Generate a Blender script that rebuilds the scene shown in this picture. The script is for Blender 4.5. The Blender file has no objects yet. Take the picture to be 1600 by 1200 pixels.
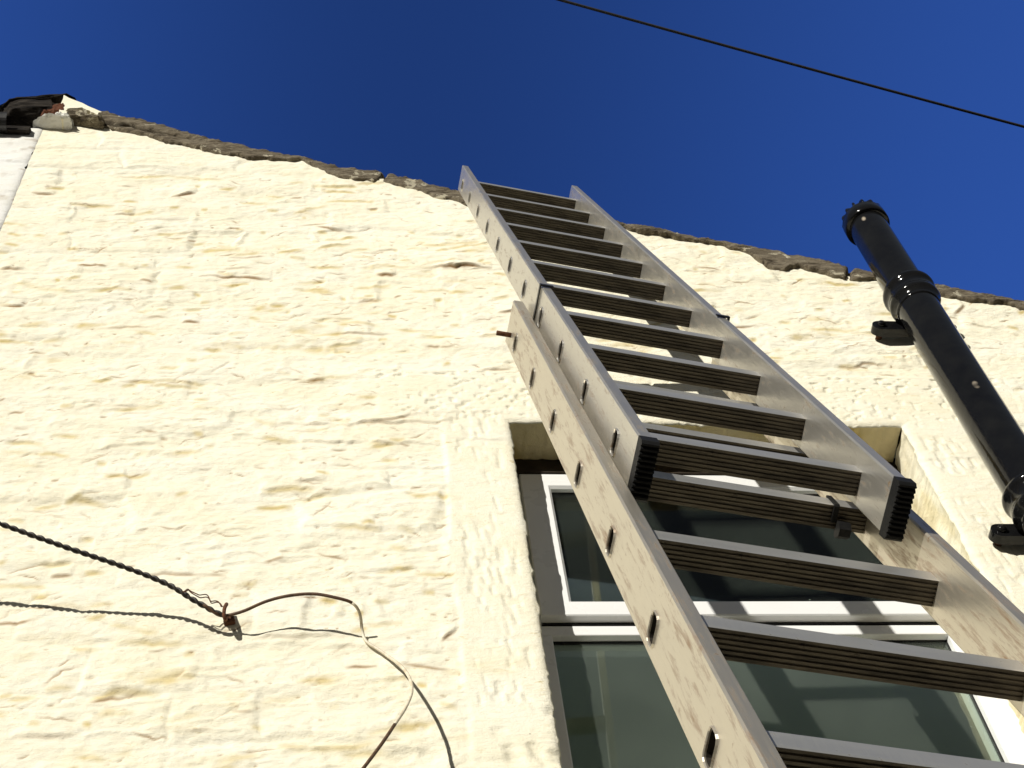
import bpy, bmesh, math, random
import numpy as np
from mathutils import Matrix, Vector

scene = bpy.context.scene
COL = scene.collection
RND = random.Random(7)
CAMH = 1.5                                    # eye height above the ground, metres

# ------------------------------------------------------------------ camera
RIGHT = np.array([0.99405978, -0.06796122, -0.08500834])
UP = np.array([-0.01330725, -0.85110854, 0.52482108])
FWD = np.array([0.10801881, 0.5205723, 0.84695715])
UP = np.cross(RIGHT, FWD)
FPX = 2502.07                                 # focal length in pixels of the 1600 px wide photograph
cam_d = bpy.data.cameras.new("camera")
cam_d.sensor_width = 36.0
cam_d.lens = FPX / 1600.0 * 36.0
cam_d.clip_start = 0.02
cam_d.clip_end = 2000.0
cam = bpy.data.objects.new("camera", cam_d)
COL.objects.link(cam)
cam.matrix_world = Matrix(((RIGHT[0], UP[0], -FWD[0], 0), (RIGHT[1], UP[1], -FWD[1], 0),
                           (RIGHT[2], UP[2], -FWD[2], CAMH), (0, 0, 0, 1)))
scene.camera = cam

# ------------------------------------------------------------------ sky, sun, exposure
SUN_A, SUN_B = 0.72, -0.45                   # light travels (a, 1, b)
sun_dir = Vector((SUN_A, 1.0, SUN_B)).normalized()
SUN_EL = math.asin(-sun_dir.z)
SUN_ROT = math.atan2(-SUN_A, -1.0)
world = bpy.data.worlds.new("World")
scene.world = world
world.use_nodes = True
wn = world.node_tree
sky = wn.nodes.new("ShaderNodeTexSky")
sky.sky_type = 'NISHITA'
sky.sun_disc = False
sky.sun_elevation = SUN_EL
sky.sun_rotation = SUN_ROT % (2 * math.pi)
sky.ozone_density = 10.0
sky.air_density = 1.0
sky.dust_density = 0.3
bg = wn.nodes["Background"]
bg.inputs[1].default_value = 0.102
# deep polarised blue with a softly darker band overhead, pale haze near the horizon
tcw = wn.nodes.new("ShaderNodeTexCoord")
sepw = wn.nodes.new("ShaderNodeSeparateXYZ")
wn.links.new(tcw.outputs["Generated"], sepw.inputs[0])
offx = wn.nodes.new("ShaderNodeMath")
offx.operation = 'SUBTRACT'
offx.inputs[1].default_value = 0.04
wn.links.new(sepw.outputs["X"], offx.inputs[0])
absx = wn.nodes.new("ShaderNodeMath")
absx.operation = 'ABSOLUTE'
wn.links.new(offx.outputs[0], absx.inputs[0])
mrw = wn.nodes.new("ShaderNodeMapRange")
mrw.interpolation_type = 'SMOOTHSTEP'
mrw.inputs[1].default_value = 0.0
mrw.inputs[2].default_value = 0.38
mrw.inputs[3].default_value = 0.66
mrw.inputs[4].default_value = 1.15
wn.links.new(absx.outputs[0], mrw.inputs[0])
tint = wn.nodes.new("ShaderNodeMix")
tint.data_type = 'RGBA'
tint.blend_type = 'MULTIPLY'
tint.inputs[0].default_value = 1.0
tint.inputs[7].default_value = (1.02, 1.05, 1.50, 1)
wn.links.new(sky.outputs[0], tint.inputs[6])
scl = wn.nodes.new("ShaderNodeVectorMath")
scl.operation = 'SCALE'
wn.links.new(tint.outputs[2], scl.inputs[0])
wn.links.new(mrw.outputs[0], scl.inputs["Scale"])
mrz = wn.nodes.new("ShaderNodeMapRange")
mrz.interpolation_type = 'SMOOTHSTEP'
mrz.inputs[1].default_value = 0.10
mrz.inputs[2].default_value = 0.62
mrz.inputs[3].default_value = 1.0
mrz.inputs[4].default_value = 0.0
wn.links.new(sepw.outputs["Z"], mrz.inputs[0])
mry = wn.nodes.new("ShaderNodeMapRange")
mry.interpolation_type = 'SMOOTHSTEP'
mry.inputs[1].default_value = 0.02
mry.inputs[2].default_value = 0.24
wn.links.new(sepw.outputs["Y"], mry.inputs[0])
sunside = wn.nodes.new("ShaderNodeMix")       # paler sky on the side of the sun
sunside.data_type = 'RGBA'
sunside.inputs[6].default_value = (0.80, 0.95, 1.20, 1)
wn.links.new(mry.outputs[0], sunside.inputs[0])
wn.links.new(scl.outputs[0], sunside.inputs[7])
hz = wn.nodes.new("ShaderNodeMix")
hz.data_type = 'RGBA'
hz.inputs[7].default_value = (1.35, 1.25, 1.12, 1)
wn.links.new(mrz.outputs[0], hz.inputs[0])
wn.links.new(sunside.outputs[2], hz.inputs[6])
wn.links.new(hz.outputs[2], bg.inputs[0])

sun_l = bpy.data.lights.new("sun", 'SUN')
sun_l.energy = 4.4
sun_l.angle = math.radians(0.5)
sun_l.color = (1.0, 0.962, 0.875)
sun_o = bpy.data.objects.new("sun", sun_l)
COL.objects.link(sun_o)
sun_o.rotation_euler = sun_dir.to_track_quat('-Z', 'Y').to_euler()
sun_o.location = (-6, -8, 8)

scene.view_settings.view_transform = 'Standard'
scene.view_settings.look = 'None'
scene.view_settings.exposure = 0.20
scene.view_settings.gamma = 1.0
scene.render.engine = 'CYCLES'
scene.cycles.max_bounces = 8
scene.cycles.diffuse_bounces = 4

# ------------------------------------------------------------------ helpers
D = 1.95                                      # distance of the wall face in front of the lens


def at(px, py, y):
    """3-D point where the sight line of a photo pixel meets the vertical plane at depth y."""
    d = RIGHT * ((px - 800) / FPX) + UP * (-(py - 600) / FPX) + FWD
    p = d * (y / d[1])
    return np.array([p[0], p[1], p[2] + CAMH])


def link(o, parent=None):
    COL.objects.link(o)
    if parent is not None:
        o.parent = parent
    return o


def empty(name, label, cat, mat=None, group=None):
    o = bpy.data.objects.new(name, None)
    o.empty_display_size = 0.2
    link(o)
    if mat is not None:
        o.matrix_world = mat
    o["label"] = label
    o["category"] = cat
    if group:
        o["group"] = group
    return o


def tag(o, label, cat, group=None):
    o["label"] = label
    o["category"] = cat
    if group:
        o["group"] = group
    return o


class MB:
    """collects vertices and faces for one mesh"""

    def __init__(self):
        self.v = []
        self.f = []
        self.sm = []
        self.mi = []
        self.cur = 0

    def add(self, vs, fs, smooth=False):
        b = len(self.v)
        self.v.extend([tuple(float(c) for c in p) for p in vs])
        for f in fs:
            self.f.append(tuple(b + i for i in f))
            self.sm.append(smooth)
            self.mi.append(self.cur)

    def box(self, lo, hi, bev=0.0):
        x0, y0, z0 = lo
        x1, y1, z1 = hi
        if bev <= 0:
            vs = [(x0, y0, z0), (x1, y0, z0), (x1, y1, z0), (x0, y1, z0), (x0, y0, z1), (x1, y0, z1), (x1, y1, z1), (x0, y1, z1)]
            self.add(vs, [(0, 3, 2, 1), (4, 5, 6, 7), (0, 1, 5, 4), (1, 2, 6, 5), (2, 3, 7, 6), (3, 0, 4, 7)])
            return
        bm = bmesh.new()
        bmesh.ops.create_cube(bm, size=1.0)
        for v in bm.verts:
            v.co = Vector(((x0 + x1) / 2 + v.co.x * (x1 - x0), (y0 + y1) / 2 + v.co.y * (y1 - y0), (z0 + z1) / 2 + v.co.z * (z1 - z0)))
        bmesh.ops.bevel(bm, geom=bm.edges[:], offset=bev, segments=2, affect='EDGES', profile=0.5)
        bm.verts.index_update()
        self.add([v.co[:] for v in bm.verts], [tuple(v.index for v in f.verts) for f in bm.faces])
        bm.free()

    def prism(self, outline, axis_fn, a0, a1, caps=True, smooth=False):
        """outline: list of 2-D points, axis_fn(u, v, a) -> 3-D point"""
        n = len(outline)
        vs = [axis_fn(u, v, a0) for u, v in outline] + [axis_fn(u, v, a1) for u, v in outline]
        fs = [(i, (i + 1) % n, n + (i + 1) % n, n + i) for i in range(n)]
        self.add(vs, fs, smooth)
        if caps:
            self.add([axis_fn(u, v, a0) for u, v in outline], [tuple(range(n - 1, -1, -1))])
            self.add([axis_fn(u, v, a1) for u, v in outline], [tuple(range(n))])

    def lathe(self, prof, centre, n=48, smooth=True):
        """prof: (radius, z) pairs, turned about the vertical through centre"""
        vs, fs = [], []
        for r, z in prof:
            for i in range(n):
                t = 2 * math.pi * i / n
                vs.append((centre[0] + r * math.cos(t), centre[1] + r * math.sin(t), z))
        for k in range(len(prof) - 1):
            for i in range(n):
                j = (i + 1) % n
                fs.append((k * n + i, k * n + j, (k + 1) * n + j, (k + 1) * n + i))
        self.add(vs, fs, smooth)

    def tube(self, pts, rad, n=8, caps=True):
        P = [Vector(p) for p in pts]
        m = len(P)
        rad = rad if hasattr(rad, '__len__') else [rad] * m
        vs, fs = [], []
        t0 = (P[1] - P[0]).normalized()
        ref = Vector((0, 0, 1)) if abs(t0.z) < 0.9 else Vector((1, 0, 0))
        nrm = t0.cross(ref).normalized()
        for i in range(m):
            t = (P[min(i + 1, m - 1)] - P[max(i - 1, 0)]).normalized()
            nrm = (nrm - t * nrm.dot(t)).normalized()
            b = t.cross(nrm)
            for k in range(n):
                a = 2 * math.pi * k / n
                vs.append(P[i] + (nrm * math.cos(a) + b * math.sin(a)) * rad[i])
        for i in range(m - 1):
            for k in range(n):
                j = (k + 1) % n
                fs.append((i * n + k, i * n + j, (i + 1) * n + j, (i + 1) * n + k))
        if caps:
            fs.append(tuple(range(n - 1, -1, -1)))
            fs.append(tuple((m - 1) * n + k for k in range(n)))
        self.add(vs, fs, True)

    def build(self, name, mat, parent=None, fix=True, extra=()):
        me = bpy.data.meshes.new(name)
        me.from_pydata(self.v, [], self.f)
        me.polygons.foreach_set("use_smooth", self.sm)
        me.materials.append(mat)
        for e in extra:
            me.materials.append(e)
        me.polygons.foreach_set("material_index", self.mi)
        me.update()
        if fix:
            bm = bmesh.new()
            bm.from_mesh(me)
            bmesh.ops.recalc_face_normals(bm, faces=bm.faces)
            bm.to_mesh(me)
            bm.free()
        o = bpy.data.objects.new(name, me)
        return link(o, parent)


def spline(pts, step=0.01):
    """Catmull-Rom through 3-D points"""
    P = [np.array(p, float) for p in pts]
    P = [2 * P[0] - P[1]] + P + [2 * P[-1] - P[-2]]
    out = []
    for i in range(1, len(P) - 2):
        n = max(2, int(np.linalg.norm(P[i + 1] - P[i]) / step))
        for k in range(n):
            t = k / n
            a, b, c_, d = P[i - 1], P[i], P[i + 1], P[i + 2]
            out.append(0.5 * ((2 * b) + (c_ - a) * t + (2 * a - 5 * b + 4 * c_ - d) * t * t + (3 * b - a - 3 * c_ + d) * t ** 3))
    out.append(P[-2])
    return out


# ------------------------------------------------------------------ noise on numpy arrays
_tabs = {}


def vn(x, z, sx, sz, seed):
    """value noise in -1..1"""
    if seed not in _tabs:
        _tabs[seed] = np.random.RandomState(seed).uniform(-1, 1, (256, 256)).astype(np.float32)
    T = _tabs[seed]
    u = np.asarray(x) / sx + 71.3
    v = np.asarray(z) / sz + 37.7
    i = np.floor(u).astype(int)
    j = np.floor(v).astype(int)
    fu, fv = u - i, v - j
    fu = fu * fu * fu * (fu * (fu * 6 - 15) + 10)
    fv = fv * fv * fv * (fv * (fv * 6 - 15) + 10)
    i0, i1, j0, j1 = i & 255, (i + 1) & 255, j & 255, (j + 1) & 255
    return (T[i0, j0] * (1 - fu) + T[i1, j0] * fu) * (1 - fv) + (T[i0, j1] * (1 - fu) + T[i1, j1] * fu) * fv


def fbm(x, z, sx, sz, seed, octs=4, gain=0.5):
    s, a, n = 0, 1.0, 0
    for o in range(octs):
        # turn every octave a little so the lattice does not show
        c, q = math.cos(0.37 * o), math.sin(0.37 * o)
        s = s + a * vn(x * c + z * q * 0.3, z * c - x * q * 0.3, sx / 2 ** o, sz / 2 ** o, seed + o)
        n += a
        a *= gain
    return s / n


def sstep(a, b, x):
    t = np.clip((x - a) / (b - a), 0, 1)
    return t * t * (3 - 2 * t)


# ------------------------------------------------------------------ materials
def mat(name):
    m = bpy.data.materials.new(name)
    m.use_nodes = True
    nt = m.node_tree
    b = nt.nodes["Principled BSDF"]
    return m, nt, b


def N(nt, kind, **kw):
    n = nt.nodes.new(kind)
    for k, v in kw.items():
        setattr(n, k, v)
    return n


def ramp(nt, src, stops):
    r = N(nt, "ShaderNodeValToRGB")
    el = r.color_ramp.elements
    while len(el) < len(stops):
        el.new(0.5)
    for e, (p, c) in zip(el, stops):
        e.position = p
        e.color = c if len(c) == 4 else (*c, 1)
    nt.links.new(src, r.inputs[0])
    return r.outputs[0]


def noise(nt, scale, detail=6, rough=0.55, vec=None, dist=0.0):
    n = N(nt, "ShaderNodeTexNoise")
    n.inputs["Scale"].default_value = scale
    n.inputs["Detail"].default_value = detail
    n.inputs["Roughness"].default_value = rough
    n.inputs["Distortion"].default_value = dist
    if vec is not None:
        nt.links.new(vec, n.inputs["Vector"])
    return n.outputs["Fac"]


def coords(nt, scale=(1, 1, 1)):
    tc = N(nt, "ShaderNodeTexCoord")
    mp = N(nt, "ShaderNodeMapping")
    mp.inputs["Scale"].default_value = scale
    nt.links.new(tc.outputs["Object"], mp.inputs["Vector"])
    return mp.outputs["Vector"]


def mix(nt, fac, a, b, mode='MIX'):
    m = N(nt, "ShaderNodeMix", data_type='RGBA', blend_type=mode)
    for sock, val in ((m.inputs[0], fac), (m.inputs[6], a), (m.inputs[7], b)):
        if hasattr(val, 'is_linked') or hasattr(val, 'links'):
            nt.links.new(val, sock)
        elif isinstance(val, (int, float)):
            sock.default_value = val
        else:
            sock.default_value = val if len(val) == 4 else (*val, 1)
    return m.outputs[2]


def bump(nt, b, h, strength, dist):
    bp = N(nt, "ShaderNodeBump")
    bp.inputs["Strength"].default_value = strength
    bp.inputs["Distance"].default_value = dist
    nt.links.new(h, bp.inputs["Height"])
    nt.links.new(bp.outputs[0], b.inputs["Normal"])


def paint_material(name, base, pale, grime_tint_col, bare_col, attrs=True):
    m, nt, b = mat(name)
    v = coords(nt)
    vs = coords(nt, (1, 1, 2.2))
    c = mix(nt, ramp(nt, noise(nt, 5, 6, 0.6, vs), [(0.35, (0, 0, 0)), (0.7, (1, 1, 1))]), base, pale)
    c = mix(nt, ramp(nt, noise(nt, 40, 5, 0.65, vs), [(0.5, (0, 0, 0)), (0.78, (0.5, 0.5, 0.5))]), c, (base[0] * 0.9, base[1] * 0.86, base[2] * 0.72))
    fl = ramp(nt, noise(nt, 85, 6, 0.74, coords(nt, (0.42, 1, 1.7)), 0.5), [(0.58, (0, 0, 0)), (0.68, (0.72, 0.72, 0.72))])
    fg = ramp(nt, noise(nt, 7, 5, 0.62, vs), [(0.44, (0.06, 0.06, 0.06)), (0.62, (1, 1, 1))])
    c = mix(nt, mix(nt, 1.0, fl, fg, 'MULTIPLY'), c, grime_tint_col)
    # small soot specks and pin holes
    sp = N(nt, "ShaderNodeTexVoronoi")
    sp.inputs["Scale"].default_value = 26
    nt.links.new(v, sp.inputs["Vector"])
    spk = ramp(nt, sp.outputs["Distance"], [(0.015, (1, 1, 1)), (0.06, (0, 0, 0))])
    gate = ramp(nt, noise(nt, 7, 2, 0.5, v), [(0.60, (0, 0, 0)), (0.68, (0.8, 0.8, 0.8))])
    c = mix(nt, mix(nt, 1.0, spk, gate, 'MULTIPLY'), c, (0.16, 0.13, 0.10))
    if attrs:
        a1 = N(nt, "ShaderNodeAttribute", attribute_name="grime_tint")
        a2 = N(nt, "ShaderNodeAttribute", attribute_name="bare")
        c = mix(nt, a1.outputs["Fac"], c, grime_tint_col)
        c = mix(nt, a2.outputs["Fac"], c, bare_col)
    nt.links.new(c, b.inputs["Base Color"])
    b.inputs["Roughness"].default_value = 0.75
    b.inputs["Specular IOR Level"].default_value = 0.25
    h1 = noise(nt, 48, 10, 0.70, coords(nt, (0.75, 1, 1.9)), 0.4)
    h2 = noise(nt, 260, 5, 0.65, v)
    hm = N(nt, "ShaderNodeMath", operation='MULTIPLY_ADD')
    hm.inputs[1].default_value = 0.3
    nt.links.new(h2, hm.inputs[0])
    nt.links.new(h1, hm.inputs[2])
    bump(nt, b, hm.outputs[0], 0.6, 0.0062)
    return m


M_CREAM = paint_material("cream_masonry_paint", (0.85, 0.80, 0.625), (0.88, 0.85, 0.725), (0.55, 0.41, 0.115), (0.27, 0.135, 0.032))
M_WHITE_WALL = paint_material("white_masonry_paint", (0.80, 0.79, 0.74), (0.84, 0.84, 0.82), (0.55, 0.5, 0.4), (0.3, 0.2, 0.12))


def stone_material(name, dark, mid, light, sc=14, paint=None):
    m, nt, b = mat(name)
    v = coords(nt, (0.45, 1, 2.6))
    c = ramp(nt, noise(nt, sc, 10, 0.74, v, 0.5), [(0.34, dark), (0.5, mid), (0.68, light)])
    if paint:                                            # flecks of the wall paint left on the stone
        pf = ramp(nt, noise(nt, 17, 8, 0.66, coords(nt, (0.7, 1, 1.6)), 0.3), [(paint, (0, 0, 0)), (paint + 0.02, (1, 1, 1))])
        c = mix(nt, pf, c, (0.80, 0.73, 0.55))
    nt.links.new(c, b.inputs["Base Color"])
    b.inputs["Roughness"].default_value = 0.95
    b.inputs["Specular IOR Level"].default_value = 0.15
    bump(nt, b, noise(nt, sc * 5, 9, 0.72, v), 0.9, 0.02)
    return m


M_VERGE = stone_material("weathered_skew_stone", (0.055, 0.043, 0.03), (0.27, 0.225, 0.16), (0.48, 0.42, 0.31), 36, 0.60)
M_SLATE = stone_material("dark_slate", (0.014, 0.012, 0.011), (0.045, 0.038, 0.032), (0.12, 0.10, 0.08), 26)
M_BRICK = stone_material("red_brick", (0.05, 0.02, 0.012), (0.16, 0.06, 0.035), (0.28, 0.13, 0.08), 22)
M_GROUND = stone_material("asphalt_ground", (0.035, 0.034, 0.032), (0.05, 0.049, 0.046), (0.075, 0.072, 0.066), 30)


def metal_material(name, base, grime_tint, lo, rough, streak):
    m, nt, b = mat(name)
    vs = coords(nt, streak)
    v = coords(nt)
    g1 = noise(nt, 22, 10, 0.72, vs, 0.25)
    g2 = noise(nt, 55, 6, 0.7, v)
    fac = ramp(nt, g1, [(lo, (0, 0, 0)), (lo + 0.045, (0.35, 0.35, 0.35)), (lo + 0.17, (0.9, 0.9, 0.9))])
    spots = ramp(nt, g2, [(0.64, (0, 0, 0)), (0.70, (0.9, 0.9, 0.9))])
    gf = mix(nt, 1.0, fac, spots, 'LIGHTEN')
    c = mix(nt, gf, base, grime_tint)
    nt.links.new(c, b.inputs["Base Color"])
    mt = N(nt, "ShaderNodeMapRange")
    nt.links.new(gf, mt.inputs[0])
    mt.inputs[3].default_value = 0.80
    mt.inputs[4].default_value = 0.25
    nt.links.new(mt.outputs[0], b.inputs["Metallic"])
    mr = N(nt, "ShaderNodeMapRange")
    nt.links.new(g1, mr.inputs[0])
    mr.inputs[3].default_value = rough - 0.1
    mr.inputs[4].default_value = rough + 0.22
    nt.links.new(mr.outputs[0], b.inputs["Roughness"])
    bump(nt, b, noise(nt, 60, 5, 0.6, coords(nt, (3, 3, 0.25))), 0.12, 0.004)
    return m


M_ALU = metal_material("worn_aluminium", (0.59, 0.565, 0.51), (0.21, 0.135, 0.065), 0.55, 0.28, (3.0, 3.0, 0.7))
M_ALU_BASE = metal_material("muddy_aluminium", (0.60, 0.55, 0.455), (0.20, 0.105, 0.04), 0.52, 0.32, (4.5, 4.5, 0.55))
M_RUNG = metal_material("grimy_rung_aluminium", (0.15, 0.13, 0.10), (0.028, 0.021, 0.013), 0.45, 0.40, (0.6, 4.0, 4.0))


def plain(name, col, rough=0.5, spec=0.5, metallic=0.0, var=0.15, sc=20, bmp=0.0, coat=0.0):
    m, nt, b = mat(name)
    v = coords(nt)
    lo = tuple(c * (1 - var) for c in col)
    hi = tuple(min(1, c * (1 + var)) for c in col)
    nt.links.new(ramp(nt, noise(nt, sc, 6, 0.6, v), [(0.3, lo), (0.7, hi)]), b.inputs["Base Color"])
    mr = N(nt, "ShaderNodeMapRange")
    nt.links.new(noise(nt, sc * 0.7, 5, 0.6, v), mr.inputs[0])
    mr.inputs[3].default_value = max(0.02, rough * 0.75)
    mr.inputs[4].default_value = rough * 1.25
    nt.links.new(mr.outputs[0], b.inputs["Roughness"])
    b.inputs["Specular IOR Level"].default_value = spec
    b.inputs["Metallic"].default_value = metallic
    b.inputs["Coat Weight"].default_value = coat
    if bmp:
        bump(nt, b, noise(nt, sc * 1.6, 7, 0.65, v), bmp, 0.006)
    return m


M_RUBBER = plain("black_rubber", (0.008, 0.008, 0.008), 0.6, 0.2, bmp=0.2, sc=60)
M_STEEL = plain("black_painted_steel", (0.014, 0.013, 0.013), 0.35, 0.5, bmp=0.15, sc=50)
M_RUST = plain("rusty_iron", (0.11, 0.045, 0.02), 0.85, 0.3, var=0.6, sc=120, bmp=0.8)
M_UPVC = plain("white_upvc", (0.80, 0.80, 0.79), 0.28, 0.5, var=0.02, sc=6)
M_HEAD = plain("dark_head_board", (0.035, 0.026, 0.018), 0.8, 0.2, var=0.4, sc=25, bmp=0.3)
M_GASKET = plain("black_gasket", (0.01, 0.01, 0.01), 0.6, 0.3)
M_CABLE = plain("black_cable_sheath", (0.022, 0.017, 0.013), 0.55, 0.4, var=0.4, sc=80)
M_WIRE = plain("bare_line_wire", (0.03, 0.03, 0.032), 0.5, 0.4, var=0.3, sc=80)
M_RED = plain("red_plastic", (0.45, 0.03, 0.02), 0.4, 0.5)
M_EDGE = metal_material("bright_edge_aluminium", (0.60, 0.59, 0.56), (0.16, 0.13, 0.09), 0.62, 0.34, (0.5, 4.0, 4.0))
M_BORE = plain("oxidised_rung_bore", (0.03, 0.025, 0.02), 0.8, 0.2, var=0.4, sc=60)
M_ROOM = plain("room_plaster", (0.66, 0.72, 0.62), 0.9, 0.1, var=0.05, sc=3)
M_FLOOR = plain("pale_floor_carpet", (0.74, 0.75, 0.66), 0.95, 0.05, var=0.1, sc=5)
M_CEIL = plain("ceiling_plaster", (0.80, 0.82, 0.74), 0.9, 0.1, var=0.05, sc=3)


def pipe_material():
    m, nt, b = mat("black_gloss_pipe_paint")
    v = coords(nt)
    base = ramp(nt, noise(nt, 18, 6, 0.6, v), [(0.3, (0.004, 0.004, 0.005)), (0.75, (0.009, 0.009, 0.009))])
    vo = N(nt, "ShaderNodeTexVoronoi")
    vo.inputs["Scale"].default_value = 9
    nt.links.new(coords(nt, (1.6, 1.6, 0.8)), vo.inputs["Vector"])
    chip = ramp(nt, vo.outputs["Distance"], [(0.09, (1, 1, 1)), (0.13, (0, 0, 0))])
    gate = ramp(nt, noise(nt, 5, 3, 0.5, v), [(0.56, (0, 0, 0)), (0.6, (1, 1, 1))])
    fac = mix(nt, 1.0, chip, gate, 'MULTIPLY')
    c = mix(nt, fac, base, (0.42, 0.36, 0.28))
    nt.links.new(c, b.inputs["Base Color"])
    b.inputs["Roughness"].default_value = 0.09
    b.inputs["Specular IOR Level"].default_value = 0.27
    bump(nt, b, noise(nt, 45, 6, 0.6, v), 0.10, 0.006)
    return m


M_PIPE = pipe_material()


def white_cable_material():
    m, nt, b = mat("weathered_white_cable")
    v = coords(nt)
    c = ramp(nt, noise(nt, 60, 5, 0.6, v), [(0.35, (0.55, 0.47, 0.33)), (0.65, (0.78, 0.72, 0.58))])
    nt.links.new(c, b.inputs["Base Color"])
    b.inputs["Roughness"].default_value = 0.5
    return m


M_WCABLE = white_cable_material()
M_BCABLE = plain("brown_cable_sheath", (0.10, 0.055, 0.03), 0.6, 0.3, var=0.5, sc=70)


def glass_material(name, f0, f1):
    m = bpy.data.materials.new(name)
    m.use_nodes = True
    nt = m.node_tree
    nt.nodes.clear()
    out = N(nt, "ShaderNodeOutputMaterial")
    tr = N(nt, "ShaderNodeBsdfTransparent")
    tr.inputs[0].default_value = (0.88, 0.93, 0.89, 1)
    gl = N(nt, "ShaderNodeBsdfGlossy")
    gl.inputs["Roughness"].default_value = 0.01
    gl.inputs["Color"].default_value = (1, 1, 1, 1)
    fr = N(nt, "ShaderNodeFresnel")
    fr.inputs[0].default_value = 1.27
    mx = N(nt, "ShaderNodeMixShader")
    # dusty specks, plus a pale film painted as light from the room
    df = N(nt, "ShaderNodeBsdfDiffuse")
    df.inputs[0].default_value = (0.62, 0.70, 0.62, 1)
    v = coords(nt)
    sp = N(nt, "ShaderNodeTexVoronoi")
    sp.inputs["Scale"].default_value = 22
    nt.links.new(v, sp.inputs["Vector"])
    spk = ramp(nt, sp.outputs["Distance"], [(0.02, (1, 1, 1)), (0.05, (0, 0, 0))])
    gate = ramp(nt, noise(nt, 9, 2, 0.5, v), [(0.58, (0, 0, 0)), (0.62, (1, 1, 1))])
    film = ramp(nt, noise(nt, 1.8, 3, 0.5, v), [(0.35, (f0, f0, f0)), (0.7, (f1, f1, f1))])
    dust_and_film = mix(nt, 1.0, mix(nt, 1.0, spk, gate, 'MULTIPLY'), film, 'ADD')
    mx2 = N(nt, "ShaderNodeMixShader")
    nt.links.new(fr.outputs[0], mx.inputs[0])
    nt.links.new(tr.outputs[0], mx.inputs[1])
    nt.links.new(gl.outputs[0], mx.inputs[2])
    nt.links.new(dust_and_film, mx2.inputs[0])
    nt.links.new(mx.outputs[0], mx2.inputs[1])
    nt.links.new(df.outputs[0], mx2.inputs[2])
    nt.links.new(mx2.outputs[0], out.inputs[0])
    return m


M_GLASS = glass_material("clear_window_glass", 0.002, 0.010)
M_GLASS_GLOW_FILM = glass_material("room_glow_film_glass", 0.022, 0.060)  # milky film painted in for the lit room behind the pane

# ------------------------------------------------------------------ ground
g = MB()
g.add([(-600, -600, 0), (600, -600, 0), (600, 600, 0), (-600, 600, 0)], [(0, 1, 2, 3)])
go = g.build("ground", M_GROUND)
go["kind"] = "structure"

# ------------------------------------------------------------------ house
house = empty("stone_house", "cream painted rough stone house gable with weathered grey sloping roof edge", "house",
              Matrix.Translation((0.6, D, 0)))
HM = Matrix.Translation((-0.6, -D, 0))


def to_house(o):
    o.parent = house
    o.matrix_parent_inverse = HM
    return o


# opening and reveal sizes
REC = 0.108
OX0, OX1 = at(797, 660, D)[0], at(1409, 665, D)[0]
OZ1 = at(1000, 661, D)[2]
OZ0 = OZ1 - 1.45
Y_SASH = D + REC                 # face of the top-hung sash
Y_FRAME = Y_SASH + 0.019         # face of the fixed frame

# eave line: top edge of the skew stones and lower edge where the paint begins, as x, z on the wall face
top_px = [(100, 160), (130, 170), (160, 180), (250, 201), (330, 222), (400, 237), (470, 249), (520, 262), (600, 274), (660, 288), (720, 303),
          (850, 326), (985, 356), (1100, 378), (1180, 392), (1250, 405), (1340, 425), (1375, 436), (1470, 453), (1500, 459), (1550, 467), (1600, 477)]
bot_px = [(95, 192), (130, 196), (150, 199), (200, 209), (260, 225), (330, 240), (380, 248), (430, 252), (470, 254), (500, 266), (520, 275), (560, 286),
          (600, 285), (650, 297), (690, 311), (722, 318), (850, 338), (985, 362), (1060, 374), (1130, 386), (1170, 399), (1200, 420), (1215, 426),
          (1250, 421), (1280, 430), (1330, 438), (1372, 440), (1480, 466), (1510, 475), (1560, 476), (1600, 486)]
TOP = np.array([at(a, b, D)[[0, 2]] for a, b in top_px])
BOT = np.array([at(a, b, D)[[0, 2]] for a, b in bot_px])
SL = (TOP[-1, 1] - TOP[3, 1]) / (TOP[-1, 0] - TOP[3, 0])
XL = at(70, 195, D)[0]           # corner with the white neighbour
XR = 4.2


def z_top(x):
    x = np.asarray(x, float)
    z = np.interp(x, TOP[:, 0], TOP[:, 1])
    z = np.where(x > TOP[-1, 0], TOP[-1, 1] + SL * (x - TOP[-1, 0]), z)
    return np.where(x < TOP[0, 0], TOP[0, 1], z)


def z_bot(x):
    x = np.asarray(x, float)
    z = np.interp(x, BOT[:, 0], BOT[:, 1])
    z = np.where(x > BOT[-1, 0], BOT[-1, 1] + SL * (x - BOT[-1, 0]), z)
    return np.where(x < BOT[0, 0], BOT[0, 1] + 0.004, z)


# ---- relief of the rubble wall
LEDGES = []
rs = np.random.RandomState(11)
for i in range(1700):
    big = rs.rand()
    LEDGES.append((rs.uniform(-1.1, 2.6), rs.uniform(2.6, 5.8), 0.006 + 0.070 * big ** 3.2 + 0.015 * rs.rand(), 0.0008 + 0.0042 * rs.rand() ** 2.6 * (0.6 + big),
                   rs.uniform(0.008, 0.045), rs.normal(0.03, 0.16), rs.rand(), rs.randint(1000), -1.0 if rs.rand() < 0.45 else 1.0))
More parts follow.
